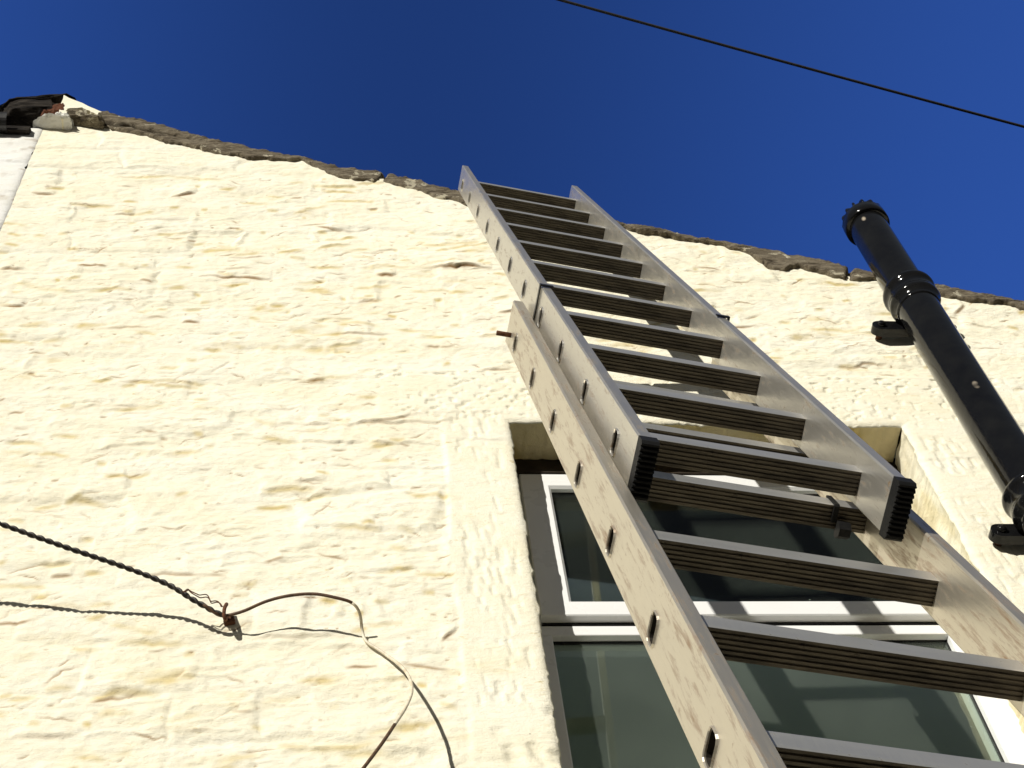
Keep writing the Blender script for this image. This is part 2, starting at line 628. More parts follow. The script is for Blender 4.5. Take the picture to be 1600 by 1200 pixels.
# creases seen in the photograph: x0, y0, x1, y1 (pixels), relief in m, rawness
SEEN = [(660, 416, 765, 418, .014, 1), (588, 428, 618, 429, .011, 1), (325, 431, 420, 435, .009, 1), (268, 306, 305, 302, .011, 1), (0, 421, 36, 421, .012, 1),
        (50, 300, 85, 302, .010, .9), (0, 478, 36, 476, .009, 1), (285, 504, 312, 504, .006, 1), (200, 342, 292, 343, .006, .5), (230, 357, 262, 354, .008, .2),
        (185, 287, 218, 288, .004, .6), (520, 521, 608, 521, .005, .6), (480, 595, 505, 594, .006, 1), (430, 662, 522, 662, .012, .4), (525, 664, 700, 658, .009, .4),
        (405, 690, 690, 692, .010, .15), (110, 640, 160, 628, .006, .5), (100, 637, 250, 632, .005, .3), (0, 752, 60, 752, .008, .3), (80, 898, 112, 897, .006, .8),
        (230, 899, 350, 900, .006, .7), (460, 754, 506, 752, .010, .5), (690, 1000, 714, 982, .012, 1), (345, 420, 400, 420, .005, .4), (1265, 370, 1340, 380, .005, .4),
        (1070, 422, 1120, 424, .004, .3), (1480, 497, 1600, 524, .010, .35), (1490, 493, 1505, 480, .008, 1), (1040, 402, 1125, 425, .003, .3),
        (1420, 718, 1540, 719, .004, .1), (700, 687, 797, 689, .004, .1), (600, 642, 800, 648, .003, .1), (1200, 438, 1245, 450, .005, .2),
        (390, 993, 560, 990, .006, .3), (20, 1150, 120, 1150, .007, .4), (230, 1140, 330, 1142, .005, .4), (150, 700, 245, 690, .006, .3), (560, 470, 590, 468, .006, .8)]
for (x0, y0, x1, y1, A, raw) in SEEN:
    p, q = at(x0, y0, D), at(x1, y1, D)
    L = max(0.012, abs(q[0] - p[0]) / 2)
    LEDGES.append(((p[0] + q[0]) / 2, (p[2] + q[2]) / 2, L * 1.1, A * .72, 0.035, (q[2] - p[2]) / max(0.02, q[0] - p[0]), 2.0 + raw, rs.randint(1000), 1.0))
JX = at(692, 690, D)[0]           # outer edge of the left jamb stones
JXR = OX1 + (OX0 - JX)
LZ0, LZ1 = OZ1 + 0.02, at(700, 578, D)[2]
LX0, LX1 = at(588, 610, D)[0], OX1 + 0.32


def relief(X, Z):
    """height of the wall towards the street, plus grime and bare-stone amounts"""
    shp = X.shape
    x, z = X.ravel(), Z.ravel()
    wx = x + 0.020 * vn(x, z, .12, .10, 1) + 0.006 * vn(x, z, .03, .03, 2)
    wz = z + 0.016 * vn(x, z, .22, .14, 3) + 0.006 * vn(x, z, .045, .03, 4) + 0.03 * vn(x, z, .8, .5, 5)
    # coursed rubble: one offset and one lean per stone
    r2 = np.random.RandomState(5)
    zc = np.cumsum(r2.uniform(.055, .15, 120)) - 0.5
    ci = np.clip(np.searchsorted(zc, wz), 1, 119)
    h = np.zeros_like(x)
    dz = np.minimum(wz - zc[ci - 1], zc[ci] - wz)
    dxe = np.full_like(x, 1.0)
    for c in np.unique(ci):
        m = ci == c
        rr = np.random.RandomState(100 + c)
        xc = np.cumsum(rr.uniform(.10, .42, 60)) - 2.5 - rr.rand() * .3
        k = np.clip(np.searchsorted(xc, wx[m]), 1, 59)
        off = rr.normal(0, .0020, 60)[k]
        lean = rr.uniform(-.05, .02, 60)[k]
        lx = rr.normal(0, .006, 60)[k]
        h[m] = off + lean * (wz[m] - (zc[c] + zc[c - 1]) / 2) + lx * (wx[m] - (xc[k] + xc[k - 1]) / 2)
        dxe[m] = np.minimum(wx[m] - xc[k - 1], xc[k] - wx[m])
    de = np.minimum(dz, dxe)
    jm = sstep(-0.1, 0.5, vn(x, z, .35, .2, 9))
    de = np.minimum(dz, dxe * 1.6 + .006)
    h = h * sstep(0, .030, de) - jm * .0022 * np.exp(-(de / .008) ** 2)
    h += .0034 * fbm(x, z, .30, .16, 20, 3) + .0024 * fbm(x, z, .075, .036, 30, 4, .6) + .0014 * fbm(x, z, .020, .012, 40, 3)
    # chiselled flaky ridges
    rdg = 1 - np.abs(fbm(x + .5 * z, z, .11, .035, 50, 3))
    h += .0028 * (rdg ** 6) * sstep(-.2, .5, vn(x, z, .25, .2, 55))
    grime_tint = .75 * sstep(.22, .75, fbm(x, z, .13, .05, 60, 5, .6)) * sstep(-.1, .5, vn(x, z, .5, .3, 66))
    bare = np.zeros_like(x)
    # stone dressings round the window: flatter, tooled
    jam = sstep(-.006, .006, wx * .25 + x * .75 - JX) * sstep(-.01, .01, JXR - x) * sstep(-.01, .01, LZ0 + .01 - z)
    lin = sstep(-.008, .008, x - LX0) * sstep(-.008, .008, LX1 - x) * sstep(-.008, .008, z - LZ0) * sstep(-.008, .008, LZ1 - wz * .3 - z * .7)
    ash = np.maximum(jam, lin)
    low = sstep(0, .05, at(760, 1085, D)[2] - z)
    dash = sstep(.15, .75, vn(x + .12 * z, z, .009, .030, 70) * .75 + .5 * vn(x, z, .06, .08, 71))
    edge = sstep(.012, .03, x - JX) * sstep(.02, .035, np.minimum(np.abs(x - OX0), np.abs(x - OX1)))
    pits = sstep(.30, .8, vn(x, z, .014, .011, 72) * .8 + .35 * vn(x, z, .05, .05, 73))
    rough = .0075 * sstep(.1, .8, fbm(x + .35 * z, z, .045, .05, 74, 3)) * low
    ha = .003 + .0012 * fbm(x, z, .16, .12, 80, 3) - .0030 * dash * edge * jam * (1 - low) - .0042 * pits * lin - rough * jam
    h = h * (1 - ash) + ha * ash
    grime_tint *= 1 - .75 * ash
    # overhanging lips and cracks
    for (xc_, zc_, L, A, H, tilt, raw, sd, sg) in LEDGES:
        m = np.nonzero((np.abs(x - xc_) < L * 1.05) & (np.abs(z - zc_) < 3.2 * H + .05))[0]
        if m.size == 0:
            continue
        xx, zz = x[m], z[m]
        env = np.clip(1 - ((xx - xc_) / L) ** 2, 0, 1) ** .6
        if raw < 2:
            env = env * (1 - .85 * ash[m])
        ln = zc_ + tilt * (xx - xc_) + .007 * vn(xx, zz * 0 + sd * .37, .045, 1, 90) + .003 * vn(xx, zz * 0 + sd * .11, .014, 1, 91)
        v = zz - ln
        env = env * (.65 + .5 * vn(xx, zz, .035, .05, 92))
        st = 1 / (1 + np.exp(-np.clip(v / .0009, -40, 40)))
        if sg > 0:
            h[m] += A * env * np.exp(-np.clip(v, 0, None) / H) * st
        else:
            h[m] -= A * env * np.exp(np.clip(v, None, 0) / H) * (1 - st)
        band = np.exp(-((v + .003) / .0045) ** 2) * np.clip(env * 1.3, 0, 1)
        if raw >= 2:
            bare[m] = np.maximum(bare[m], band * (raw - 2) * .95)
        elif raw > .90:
            bare[m] = np.maximum(bare[m], band * (.55 + 4 * (raw - .9)))  # bare stone, spread further to brown the shaded undersides
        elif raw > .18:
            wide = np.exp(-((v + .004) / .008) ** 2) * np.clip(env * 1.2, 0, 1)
            grime_tint[m] = np.maximum(grime_tint[m], wide * (.35 + .55 * raw))  # dirt plus the ochre of bounced light, painted under the lips
    # short open cracks and nicks in the paint film, showing the stone
    rc = np.random.RandomState(77)
    for i in range(3600):
        xc_, zc_ = rc.uniform(-1.1, 2.5), rc.uniform(2.8, 5.8)
        L = .004 + .040 * rc.rand() ** 3.5
        ang = rc.normal(.12, .38)
        wd = rc.uniform(.0014, .0030)
        dp = rc.uniform(.0006, .0026)
        br = .15 + .8 * rc.rand() ** 1.2
        m = np.nonzero((np.abs(x - xc_) < L + .01) & (np.abs(z - zc_) < L + .01))[0]
        if m.size == 0:
            continue
        c, q = math.cos(ang), math.sin(ang)
        uu = (x[m] - xc_) * c + (z[m] - zc_) * q
        vv = -(x[m] - xc_) * q + (z[m] - zc_) * c + .004 * vn(uu, uu * 0 + i * .7, .012, 1, 98) - 8 * uu * uu * rc.uniform(-1, 1)
        e = np.exp(-(vv / wd) ** 2) * np.clip(1 - (uu / L) ** 2, 0, 1) * (1 - .8 * ash[m])
        h[m] -= dp * e
        bare[m] = np.maximum(bare[m], br * e)
    return h.reshape(shp), np.clip(grime_tint, 0, 1).reshape(shp), np.clip(bare, 0, 1).reshape(shp)


def axis(segs):
    out = [segs[0][0]]
    for a, b, s in segs:
        n = max(1, int(round((b - a) / s)))
        out += [a + (b - a) * (k + 1) / n for k in range(n)]
    return np.array(out)


def grid_mesh(name, P, quads, material, attrs=None):
    me = bpy.data.meshes.new(name)
    me.vertices.add(len(P))
    me.vertices.foreach_set("co", P.astype(np.float32).ravel())
    nq = len(quads)
    me.loops.add(nq * 4)
    me.loops.foreach_set("vertex_index", quads.astype(np.int32).ravel())
    me.polygons.add(nq)
    me.polygons.foreach_set("loop_start", np.arange(0, nq * 4, 4, dtype=np.int32))
    me.polygons.foreach_set("loop_total", np.full(nq, 4, dtype=np.int32))
    me.polygons.foreach_set("use_smooth", np.ones(nq, dtype=bool))
    me.update(calc_edges=True)
    me.validate()
    for k, a in (attrs or {}).items():
        at_ = me.attributes.new(k, 'FLOAT', 'POINT')
        at_.data.foreach_set("value", a.astype(np.float32).ravel())
    me.materials.append(material)
    return link(bpy.data.objects.new(name, me))


def build_wall():
    FX = 0.0036
    xs = axis([(XL, OX0, FX), (OX0, OX1, FX), (OX1, 2.15, FX), (2.15, XR, .04)])
    zlo = 2.95
    ZS = OZ1 + 0.15
    zs = axis([(0, OZ0, .05), (OZ0, zlo, .04), (zlo, OZ1, .0033), (OZ1, ZS, .0033)])
    nt_ = 420
    X = np.repeat(xs[:, None], len(zs) + nt_, 1)
    tz = z_bot(xs) + 0.02 + 0.004 * vn(xs, xs * 0, .03, 1, 93)
    tt = (np.arange(nt_) + 1) / nt_
    upper = ZS + (tz[:, None] - ZS) * tt[None, :]
    Zg = np.concatenate([np.repeat(zs[None, :], len(xs), 0), upper], 1)
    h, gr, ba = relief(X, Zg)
    # worn, wandering arris round the opening
    X = X.copy()
    ins = (Zg > OZ0 - .05) & (Zg < OZ1 + .03)
    for xe in (OX0, OX1):
        w = np.exp(-np.abs(X - xe) / .02) * ins
        X = X + w * (.0030 * vn(Zg, Zg * 0, .030, 1, 94) + .0018 * vn(Zg, Zg * 0, .010, 1, 95))
    insx = (X > OX0 - .03) & (X < OX1 + .03)
    w = np.exp(-np.abs(Zg - OZ1) / .02) * insx
    Zg = Zg + w * (.0026 * vn(X, X * 0, .030, 1, 96) + .0018 * vn(X, X * 0, .010, 1, 97))
    dist = np.maximum(np.maximum(OX0 - X, X - OX1), np.maximum(OZ0 - Zg, Zg - OZ1))
    h = h - .007 * np.exp(-np.clip(dist, 0, None) / .006) * (Zg < OZ1 + .1)
    Y = D - h
    nx, nz = X.shape
    P = np.stack([X, Y, Zg], -1).reshape(-1, 3)
    idx = np.arange(nx * nz).reshape(nx, nz)
    quads = np.stack([idx[:-1, :-1], idx[1:, :-1], idx[1:, 1:], idx[:-1, 1:]], -1)
    ix0, ix1 = int(np.argmin(np.abs(xs - OX0))), int(np.argmin(np.abs(xs - OX1)))
    iz0, iz1 = int(np.argmin(np.abs(zs - OZ0))), int(np.argmin(np.abs(zs - OZ1)))
    keep = np.ones((nx - 1, nz - 1), bool)
    keep[ix0:ix1, iz0:iz1] = False
    Q = [quads[keep].reshape(-1, 4)]
    PP = [P]
    GR = [gr.ravel()]
    BA = [ba.ravel()]
    base = len(P)
    # reveals: the rim of the opening carried back into the wall
    steps = [0.004, .010, .018, .028, .04, .052, .064, .076, .09, .105, .125, .16]
    sides = ((idx[ix0, iz0:iz1 + 1], (1, 0, 0), 1), (idx[ix1, iz0:iz1 + 1], (-1, 0, 0), 0), (idx[ix0:ix1 + 1, iz1], (0, 0, -1), 1), (idx[ix0:ix1 + 1, iz0], (0, 0, 1), 0))
    for ids, nr, flip in sides:
        line = P[ids]
        rows = [ids]
        along = line[:, 0] if nr[2] else line[:, 2]
        for s in steps:
            L = line.copy()
            L[:, 1] = np.maximum(L[:, 1], 0) * 0 + (D + s) + (line[:, 1] - D) * math.exp(-s / .02)
            am = sstep(0, .02, s) * 1.0
            b_ = (.0035 * fbm(along, along * 0 + s, .05, .03, 110, 4) + .002 * vn(along, along * 0 + s, .02, .016, 115)) * am - .003 * (1 - math.exp(-s / .01))
            L = L + np.array(nr)[None, :] * b_[:, None]
            PP.append(L)
            GR.append((.62 if nr[2] == -1 else .12) + .35 * sstep(-.2, .7, fbm(along, along * 0 + s, .10, .05, 120, 3)))  # soffit tinted deeper: its shade and stain put into the colour
            BA.append(np.zeros(len(L)))
            rows.append(np.arange(base, base + len(L)))
            base += len(L)
        for a, b in zip(rows[:-1], rows[1:]):
            q = np.stack([a[:-1], a[1:], b[1:], b[:-1]], -1)
            Q.append(q if not flip else q[:, ::-1])
    o = grid_mesh("wall", np.concatenate(PP), np.concatenate(Q), M_CREAM, dict(grime_tint=np.concatenate(GR), bare=np.concatenate(BA)))
    return to_house(o)


build_wall()


# ---- skew stones along the roof edge (weathered, unpainted)
def build_verge():
    xs = axis([(TOP[0, 0] - .02, 2.2, .006), (2.2, XR, .03)])
    nz = 26
    front = []
    zt = z_top(xs) + .004 * vn(xs, xs * 0, .07, 1, 130) + .0025 * vn(xs, xs * 0, .014, 1, 131)
    zb = z_bot(xs) + .009 * vn(xs, xs * 0, .045, 1, 132) + .006 * vn(xs, xs * 0, .018, 1, 133) + .004 * vn(xs, xs * 0, .008, 1, 134)
    zb = np.minimum(zb, zt - .012)
    T = np.linspace(0, 1, nz)
    X = np.repeat(xs[:, None], nz, 1)
    Z = zb[:, None] + (zt - zb)[:, None] * T[None, :]
    prof = np.clip(np.minimum(T / .10, 1), 0, 1) ** .5
    hh = .008 + .006 * fbm(X, Z, .12, .03, 140, 5, .6) + .006 * (1 - np.abs(fbm(X, Z, .09, .012, 150, 4))) ** 3 + .005 * vn(X, Z * 0, .35, 1, 155)
    # dark split between two courses of stone at the upper end
    g0, g1 = at(112, 184, D), at(330, 226, D)
    zl = g0[2] + (g1[2] - g0[2]) * (X - g0[0]) / (g1[0] - g0[0]) + .004 * vn(X, X * 0, .03, 1, 156)
    gm = np.exp(-((Z - zl) / .011) ** 2) * sstep(g0[0] - .01, g0[0] + .03, X) * (1 - sstep(g1[0] - .22, g1[0], X))
    hh = hh - .07 * gm
    # cracks across
    for px_, py_ in ((520, 268), (1372, 438)):
        xc = at(px_, py_, D)[0]
        hh -= .025 * np.exp(-((X - xc - .4 * (Z - Z.mean())) / .006) ** 2)
    Y = D - hh * prof[None, :] + .02 * (1 - prof[None, :])
    rows_back = [(.03, .004), (.10, .012), (.28, .02)]
    P = [np.stack([X, Y, Z], -1)]
    for dy, dz in rows_back:
        yb = D + dy + .01 * vn(xs, xs * 0 + dy, .1, 1, 160)
        P.append(np.stack([xs, yb, zt + dz + .006 * vn(xs, xs * 0 + dy, .05, 1, 161)], -1)[:, None, :])
    P.append(np.stack([xs, xs * 0 + D + .28, zt - .10], -1)[:, None, :])
    P = np.concatenate(P, 1)
    nx, m = P.shape[:2]
    idx = np.arange(nx * m).reshape(nx, m)
    q = np.stack([idx[:-1, :-1], idx[1:, :-1], idx[1:, 1:], idx[:-1, 1:]], -1).reshape(-1, 4)
    o = grid_mesh("skew_stones", P.reshape(-1, 3), q, M_VERGE)
    return to_house(o)


build_verge()


def rock(mb, centre, size, seed, rot=0.0, sub=4, amp=.09):
    """rough broken stone"""
    bm = bmesh.new()
    bmesh.ops.create_cube(bm, size=2.0)
    bmesh.ops.bevel(bm, geom=bm.edges[:], offset=.25, segments=1, affect='EDGES')
    bmesh.ops.subdivide_edges(bm, edges=bm.edges[:], cuts=sub, use_grid_fill=True)
    C = np.array([v.co[:] for v in bm.verts])
    n = vn(C[:, 0] + seed * 3.1, C[:, 2] + C[:, 1] * 1.7, .7, .6, 170) + .5 * vn(C[:, 0] + C[:, 1], C[:, 2] + seed * 1.7, .25, .22, 171)
    C = C * (1 + amp * n[:, None])
    c, s = math.cos(rot), math.sin(rot)
    C = C * np.array(size) * .5
    C = np.stack([C[:, 0] * c - C[:, 2] * s, C[:, 1], C[:, 0] * s + C[:, 2] * c], 1) + np.array(centre)
    bm.verts.index_update()
    mb.add(C, [tuple(v.index for v in f.verts) for f in bm.faces], False)
    bm.free()


# cream painted end block of the skew
m = MB()
ol = [(p[0], p[2]) for p in (at(*q, D - .03) for q in ((92, 184), (99, 188), (106, 172), (128, 170), (151, 181), (158, 177), (99, 151)))]
dens = []
for i in range(len(ol)):
    a, b = np.array(ol[i]), np.array(ol[(i + 1) % len(ol)])
    for k in range(6):
        p = a + (b - a) * k / 6
        dens.append((p[0] + .003 * RND.uniform(-1, 1), p[1] + .003 * RND.uniform(-1, 1)))
m.prism(dens, lambda u, v, a: (u, a, v), D - .035, D + .25)
to_house(m.build("skew_block", M_CREAM))

# roof slates behind the skew stones and the rest of the building shell
m = MB()
zl0, zl1 = float(z_top(TOP[0, 0])) - .02, float(z_top(XR)) - .02
for k in range(30):
    y0 = D + .22 + k * .19
    lift = .010 * (k % 2)
    m.add([(TOP[0, 0], y0, zl0 - .05 + lift), (XR, y0, zl1 - .05 + lift), (XR, y0 + .19, zl1 - .05 + lift), (TOP[0, 0], y0 + .19, zl0 - .05 + lift),
           (TOP[0, 0], y0, zl0 - .12), (XR, y0, zl1 - .12)], [(0, 1, 2, 3), (4, 5, 1, 0)])
to_house(m.build("roof", M_SLATE, fix=False))
m = MB()
m.box((XR - .3, D + .06, 0), (XR, D + 5.9, zl1 - .1))
m.box((XL, D + 5.6, 0), (XR - .31, D + 5.9, zl1 - .1))
to_house(m.build("back_wall", M_CREAM))

# ---- room behind the window
RX0, RX1, RY0, RY1, RZ0, RZ1 = -.45, 2.25, D + .17, D + 3.6, OZ0 - .85, OZ1 + .16
m = MB()
vs = [(RX0, RY0, RZ0), (RX1, RY0, RZ0), (RX1, RY1, RZ0), (RX0, RY1, RZ0), (RX0, RY0, RZ1), (RX1, RY0, RZ1), (RX1, RY1, RZ1), (RX0, RY1, RZ1)]
m.add(vs, [(1, 2, 6, 5), (2, 3, 7, 6), (3, 0, 4, 7)])
a0, a1, b0, b1 = OX0 + .0, OX1 - .0, OZ0, OZ1
fr = [(RX0, RZ0), (RX1, RZ0), (RX1, RZ1), (RX0, RZ1), (a0, b0), (a1, b0), (a1, b1), (a0, b1)]
m.add([(u, RY0, v) for u, v in fr], [(0, 1, 5, 4), (1, 2, 6, 5), (2, 3, 7, 6), (3, 0, 4, 7)])
to_house(m.build("interior_wall", M_ROOM, fix=False))
m = MB()
m.add(vs[:4], [(0, 1, 2, 3)])
to_house(m.build("floor", M_FLOOR, fix=False))
m = MB()
m.add([(RX0, RY0, RZ1), (RX1, RY0, RZ1), (RX1, RY1, RZ1), (RX0, RY1, RZ1)], [(0, 3, 2, 1)])
to_house(m.build("ceiling", M_CEIL, fix=False))

# ---- window
ZG_F_T = at(900, 761, Y_SASH)[2]                      # fanlight opening
ZG_F_B = at(1000, 937, Y_SASH)[2]
ZS_T = at(900, 740.5, Y_SASH)[2]                      # sash outer edges
ZS_B = at(1000, 961, Y_SASH)[2]
XG_L = (at(868, 770, Y_SASH)[0] + at(893, 935, Y_SASH)[0]) / 2 - .004
XS_L = at(845, 960, Y_SASH)[0]
ZT_T = at(1000, 977, Y_FRAME)[2]
ZT_B = at(1000, 992, Y_FRAME)[2]
XL_L = (at(866, 1002, Y_FRAME)[0] + at(895, 1200, Y_FRAME)[0]) / 2
XL_R = (at(1488, 1008, Y_FRAME)[0] + at(1585, 1200, Y_FRAME)[0]) / 2
XO_L, XO_R = OX0 - .015, OX1 + .015
XS_R = OX1 - (XS_L - OX0)
XG_R = XS_R - (XG_L - XS_L)
ZO_B = OZ0 - .01


def member(mb, lo, hi):
    mb.box(lo, hi, .003)


m = MB()
member(m, (XO_L, Y_FRAME, ZO_B), (XL_L, Y_FRAME + .06, ZT_B))
member(m, (XL_R, Y_FRAME, ZO_B), (XO_R, Y_FRAME + .06, ZT_B))
member(m, (XO_L, Y_FRAME + .0005, ZT_B), (XO_R, Y_FRAME + .06, ZT_T))
member(m, (XL_L, Y_FRAME + .0005, ZO_B), (XL_R, Y_FRAME + .06, ZO_B + .06))
member(m, (XO_L, Y_FRAME + .006, ZT_T), (XO_L + .03, Y_FRAME + .06, ZS_T + .03))
member(m, (XO_R - .03, Y_FRAME + .006, ZT_T), (XO_R, Y_FRAME + .06, ZS_T + .03))
member(m, (XO_L + .03, Y_FRAME + .006, ZS_T - .012), (XO_R - .03, Y_FRAME + .06, ZS_T + .03))
win = to_house(m.build("window", M_UPVC))


def sub(o, p):
    o.parent = p
    return o


win["label"] = "white window frame with top hung fanlight above a fixed pane"


def mitred(mb, x0, x1, z0, z1, ix0, ix1, iz0, iz1, y0, y1, bv=.006):
    """sash ring with mitred corners and a chamfered glazing bead"""
    o = [(x0, z0), (x1, z0), (x1, z1), (x0, z1)]
    i = [(ix0, iz0), (ix1, iz0), (ix1, iz1), (ix0, iz1)]
    ib = [(ix0 - bv, iz0 - bv), (ix1 + bv, iz0 - bv), (ix1 + bv, iz1 + bv), (ix0 - bv, iz1 + bv)]
    e = .0025
    oe = [(x0 + e, z0 + e), (x1 - e, z0 + e), (x1 - e, z1 - e), (x0 + e, z1 - e)]
    rings = [[(u, y1, v) for u, v in o], [(u, y0 + e, v) for u, v in o], [(u, y0, v) for u, v in oe], [(u, y0, v) for u, v in ib],
             [(u, y0 + bv, v) for u, v in i], [(u, y1, v) for u, v in i]]
    vs = [p for r_ in rings for p in r_]
    fs = []
    for k in range(len(rings) - 1):
        for j in range(4):
            fs.append((k * 4 + j, k * 4 + (j + 1) % 4, (k + 1) * 4 + (j + 1) % 4, (k + 1) * 4 + j))
    mb.add(vs, fs)


m = MB()
mitred(m, XS_L, XS_R, ZS_B, ZS_T, XG_L, XG_R, ZG_F_B, ZG_F_T, Y_SASH, Y_SASH + .045)
sash = sub(m.build("fanlight_sash", M_UPVC), win)
m = MB()
m.box((XS_L + .004, Y_SASH + .0195, ZS_B - .006), (XS_R - .004, Y_SASH + .03, ZS_B + .004))
m.box((XG_L - .004, Y_SASH + .0155, ZG_F_B - .004), (XG_L + .0025, Y_SASH + .022, ZG_F_T + .004))
m.box((XG_R - .0025, Y_SASH + .0155, ZG_F_B - .004), (XG_R + .004, Y_SASH + .022, ZG_F_T + .004))
m.box((XG_L + .0026, Y_SASH + .0155, ZG_F_T - .0025), (XG_R - .0026, Y_SASH + .022, ZG_F_T + .004))
m.box((XL_L - .003, Y_FRAME + .0165, ZO_B + .05), (XL_L + .003, Y_FRAME + .024, ZT_B + .003))
m.box((XL_R - .003, Y_FRAME + .0165, ZO_B + .05), (XL_R + .003, Y_FRAME + .024, ZT_B + .003))
m.box((XL_L + .0031, Y_FRAME + .0165, ZT_B - .003), (XL_R - .0031, Y_FRAME + .024, ZT_B + .003))
sub(m.build("gasket", M_GASKET), win)
for nm, (x0, x1, z0, z1, y) in {"a": (XG_L - .003, XG_R + .003, ZG_F_B - .003, ZG_F_T + .003, Y_SASH + .017),
                                "b": (XL_L - .002, XL_R + .002, ZO_B + .05, ZT_B + .002, Y_FRAME + .018)}.items():
    m = MB()
    m.box((x0, y, z0), (x1, y + .004, z1))
    sub(m.build("pane", M_GLASS if nm == "a" else M_GLASS_GLOW_FILM), win)
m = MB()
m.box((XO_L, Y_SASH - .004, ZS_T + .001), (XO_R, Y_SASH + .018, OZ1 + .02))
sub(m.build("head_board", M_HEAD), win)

# ------------------------------------------------------------------ white neighbour
nb = empty("neighbouring_house", "white painted neighbouring house wall with dark gutter at the far left", "house", Matrix.Translation((XL - 1, D, 0)))
NI = Matrix.Translation((1 - XL, -D, 0))


def to_nb(o):
    o.parent = nb
    o.matrix_parent_inverse = NI
    return o


def build_neighbour():
    zt0, zt1 = at(0, 196, D)[2], at(75, 189, D)[2]
    xs = axis([(-3.5, -1.25, .05), (-1.25, XL, .005)])
    zs = axis([(0, 4.6, .06), (4.6, zt0 - .02, .005)])
    X = np.repeat(xs[:, None], len(zs), 1)
    Z = np.repeat(zs[None, :], len(xs), 0)
    h = .0035 * fbm(X, Z, .22, .16, 200, 4) + .0022 * fbm(X, Z, .05, .035, 210, 4)
    for (x0, y0, x1, y1, A) in ((0, 254, 32, 254, .004), (5, 300, 40, 302, .002), (10, 225, 28, 226, .002)):
        p, q = at(x0, y0, D), at(x1, y1, D)
        v = Z - (p[2] + q[2]) / 2 - .003 * vn(X, X * 0, .03, 1, 211)
        env = np.clip(1 - ((X - (p[0] + q[0]) / 2) / (q[0] - p[0] + .001)) ** 2, 0, 1)
        h += A * env * np.exp(-np.clip(v, 0, None) / .04) / (1 + np.exp(-np.clip(v / .0015, -30, 30)))
    # ragged joint with the cream wall
    jag = .010 * vn(zs, zs * 0, .05, 1, 212) + .006 * vn(zs, zs * 0, .016, 1, 213)
    X = X + np.exp(-(XL - X) / .03) * (jag[None, :] + .004)
    Y = D - .002 - h + .006 * np.exp(-(XL - X) / .008)
    gr = .5 * sstep(.35, .8, fbm(X, Z, .06, .04, 220, 4))
    ba = sstep(.45, .7, vn(X, Z, .02, .018, 221)) * np.exp(-np.abs(XL - X) / .05) * .5
    P = np.stack([X, Y, Z], -1).reshape(-1, 3)
    nx, nz = X.shape
    idx = np.arange(nx * nz).reshape(nx, nz)
    q = np.stack([idx[:-1, :-1], idx[1:, :-1], idx[1:, 1:], idx[:-1, 1:]], -1).reshape(-1, 4)
    to_nb(grid_mesh("wall", P, q, M_WHITE_WALL, dict(grime_tint=gr, bare=ba)))
    # gutter
    m = MB()
    zg = at(0, 187, D - .05)[2]
    prof = [(-.036 * math.cos(t), -.036 * math.sin(t)) for t in np.linspace(0, math.pi, 14)]
    prof = [(a, b) for a, b in prof] + [(a * .92, b * .92) for a, b in prof[::-1]]
    m.prism(prof, lambda u, v, a: (a, D - .03 + u * .9, zg + .03 + v), -3.5, at(22, 190, D)[0], smooth=False)
    to_nb(m.build("gutter", M_STEEL))
    m = MB()
    x1_ = at(60, 180, D)[0]
    m.add([(-3.5, D - .02, zg + .03), (x1_, D - .02, zg + .03), (x1_, D + 3, zg + 1.3), (-3.5, D + 3, zg + 1.3),
           (-3.5, D - .02, zg + .0), (x1_, D - .02, zg + .0), (x1_, D + 3, zg + 1.25), (-3.5, D + 3, zg + 1.25)],
          [(0, 1, 2, 3), (4, 7, 6, 5), (0, 4, 5, 1), (1, 5, 6, 2)])
    to_nb(m.build("roof", M_SLATE, fix=False))
    # broken slates, brick and mortar where the two roofs meet
    for nm, mt_, amp, items in (
            ("broken_slates", M_SLATE, .07, ((48, 174, .165, .085, .16), (60, 163, .22, .020, .36))),
            ("brick_rubble", M_BRICK, .10, ((84, 178, .075, .075, .12),)),
            ("mortar_fillet", M_WHITE_WALL, .14, ((82, 195, .11, .014, -.03), (100, 192, .05, .03, -.2)))):
        m = MB()
        for k, (px_, py_, w_, h_, rot) in enumerate(items):
            p = at(px_, py_, D - .01)
            rock(m, (p[0], D + .045, p[2]), (w_, .16, h_), k + 3 + len(nm), rot, 6, amp)
        to_nb(m.build(nm, mt_))
    m = MB()
    p = at(130, 181, D - .03)
    rock(m, (p[0], D + .03, p[2]), (.125, .13, .030), 5, -.22, 6, .10)
    to_house(m.build("cap_stone", M_VERGE))


build_neighbour()

# ------------------------------------------------------------------ ladder
LR = Vector((0.98840565, 0.14613176, -0.04122848)).normalized()
LU = Vector((-0.00422392, 0.29789054, 0.95459069)).normalized()
LR = (LR - LU * LR.dot(LU)).normalized()
LN = LR.cross(LU)
Z0 = 5.786                                    # height along the stiles of the top fly rung
SLOT0 = Vector((0.33293499, 1.83400676, 4.02301754 + CAMH))
FOOT = SLOT0 - LU * Z0
LM = Matrix(((LR.x, -LN.x, LU.x, FOOT.x), (LR.y, -LN.y, LU.y, FOOT.y), (LR.z, -LN.z, LU.z, FOOT.z), (0, 0, 0, 1)))
ladder = empty("extension_ladder", "long worn aluminium extension ladder leaning past the window to the roof edge", "ladder", LM)
W_FLY, TH = 0.3158, 0.0182
FY0, FY1 = -0.0427, 0.028                     # fly stile, front and back (local y, front is negative)
BX0, BX1 = -0.027, 0.357
BTH = 0.0195
BY0, BY1 = 0.010, 0.089
BSLOT_Y = 0.0612
fly_z = [Z0 - .25 * k for k in range(11)]
bs_z = [Z0 - 1.7036 - .25 * k for k in range(16)]


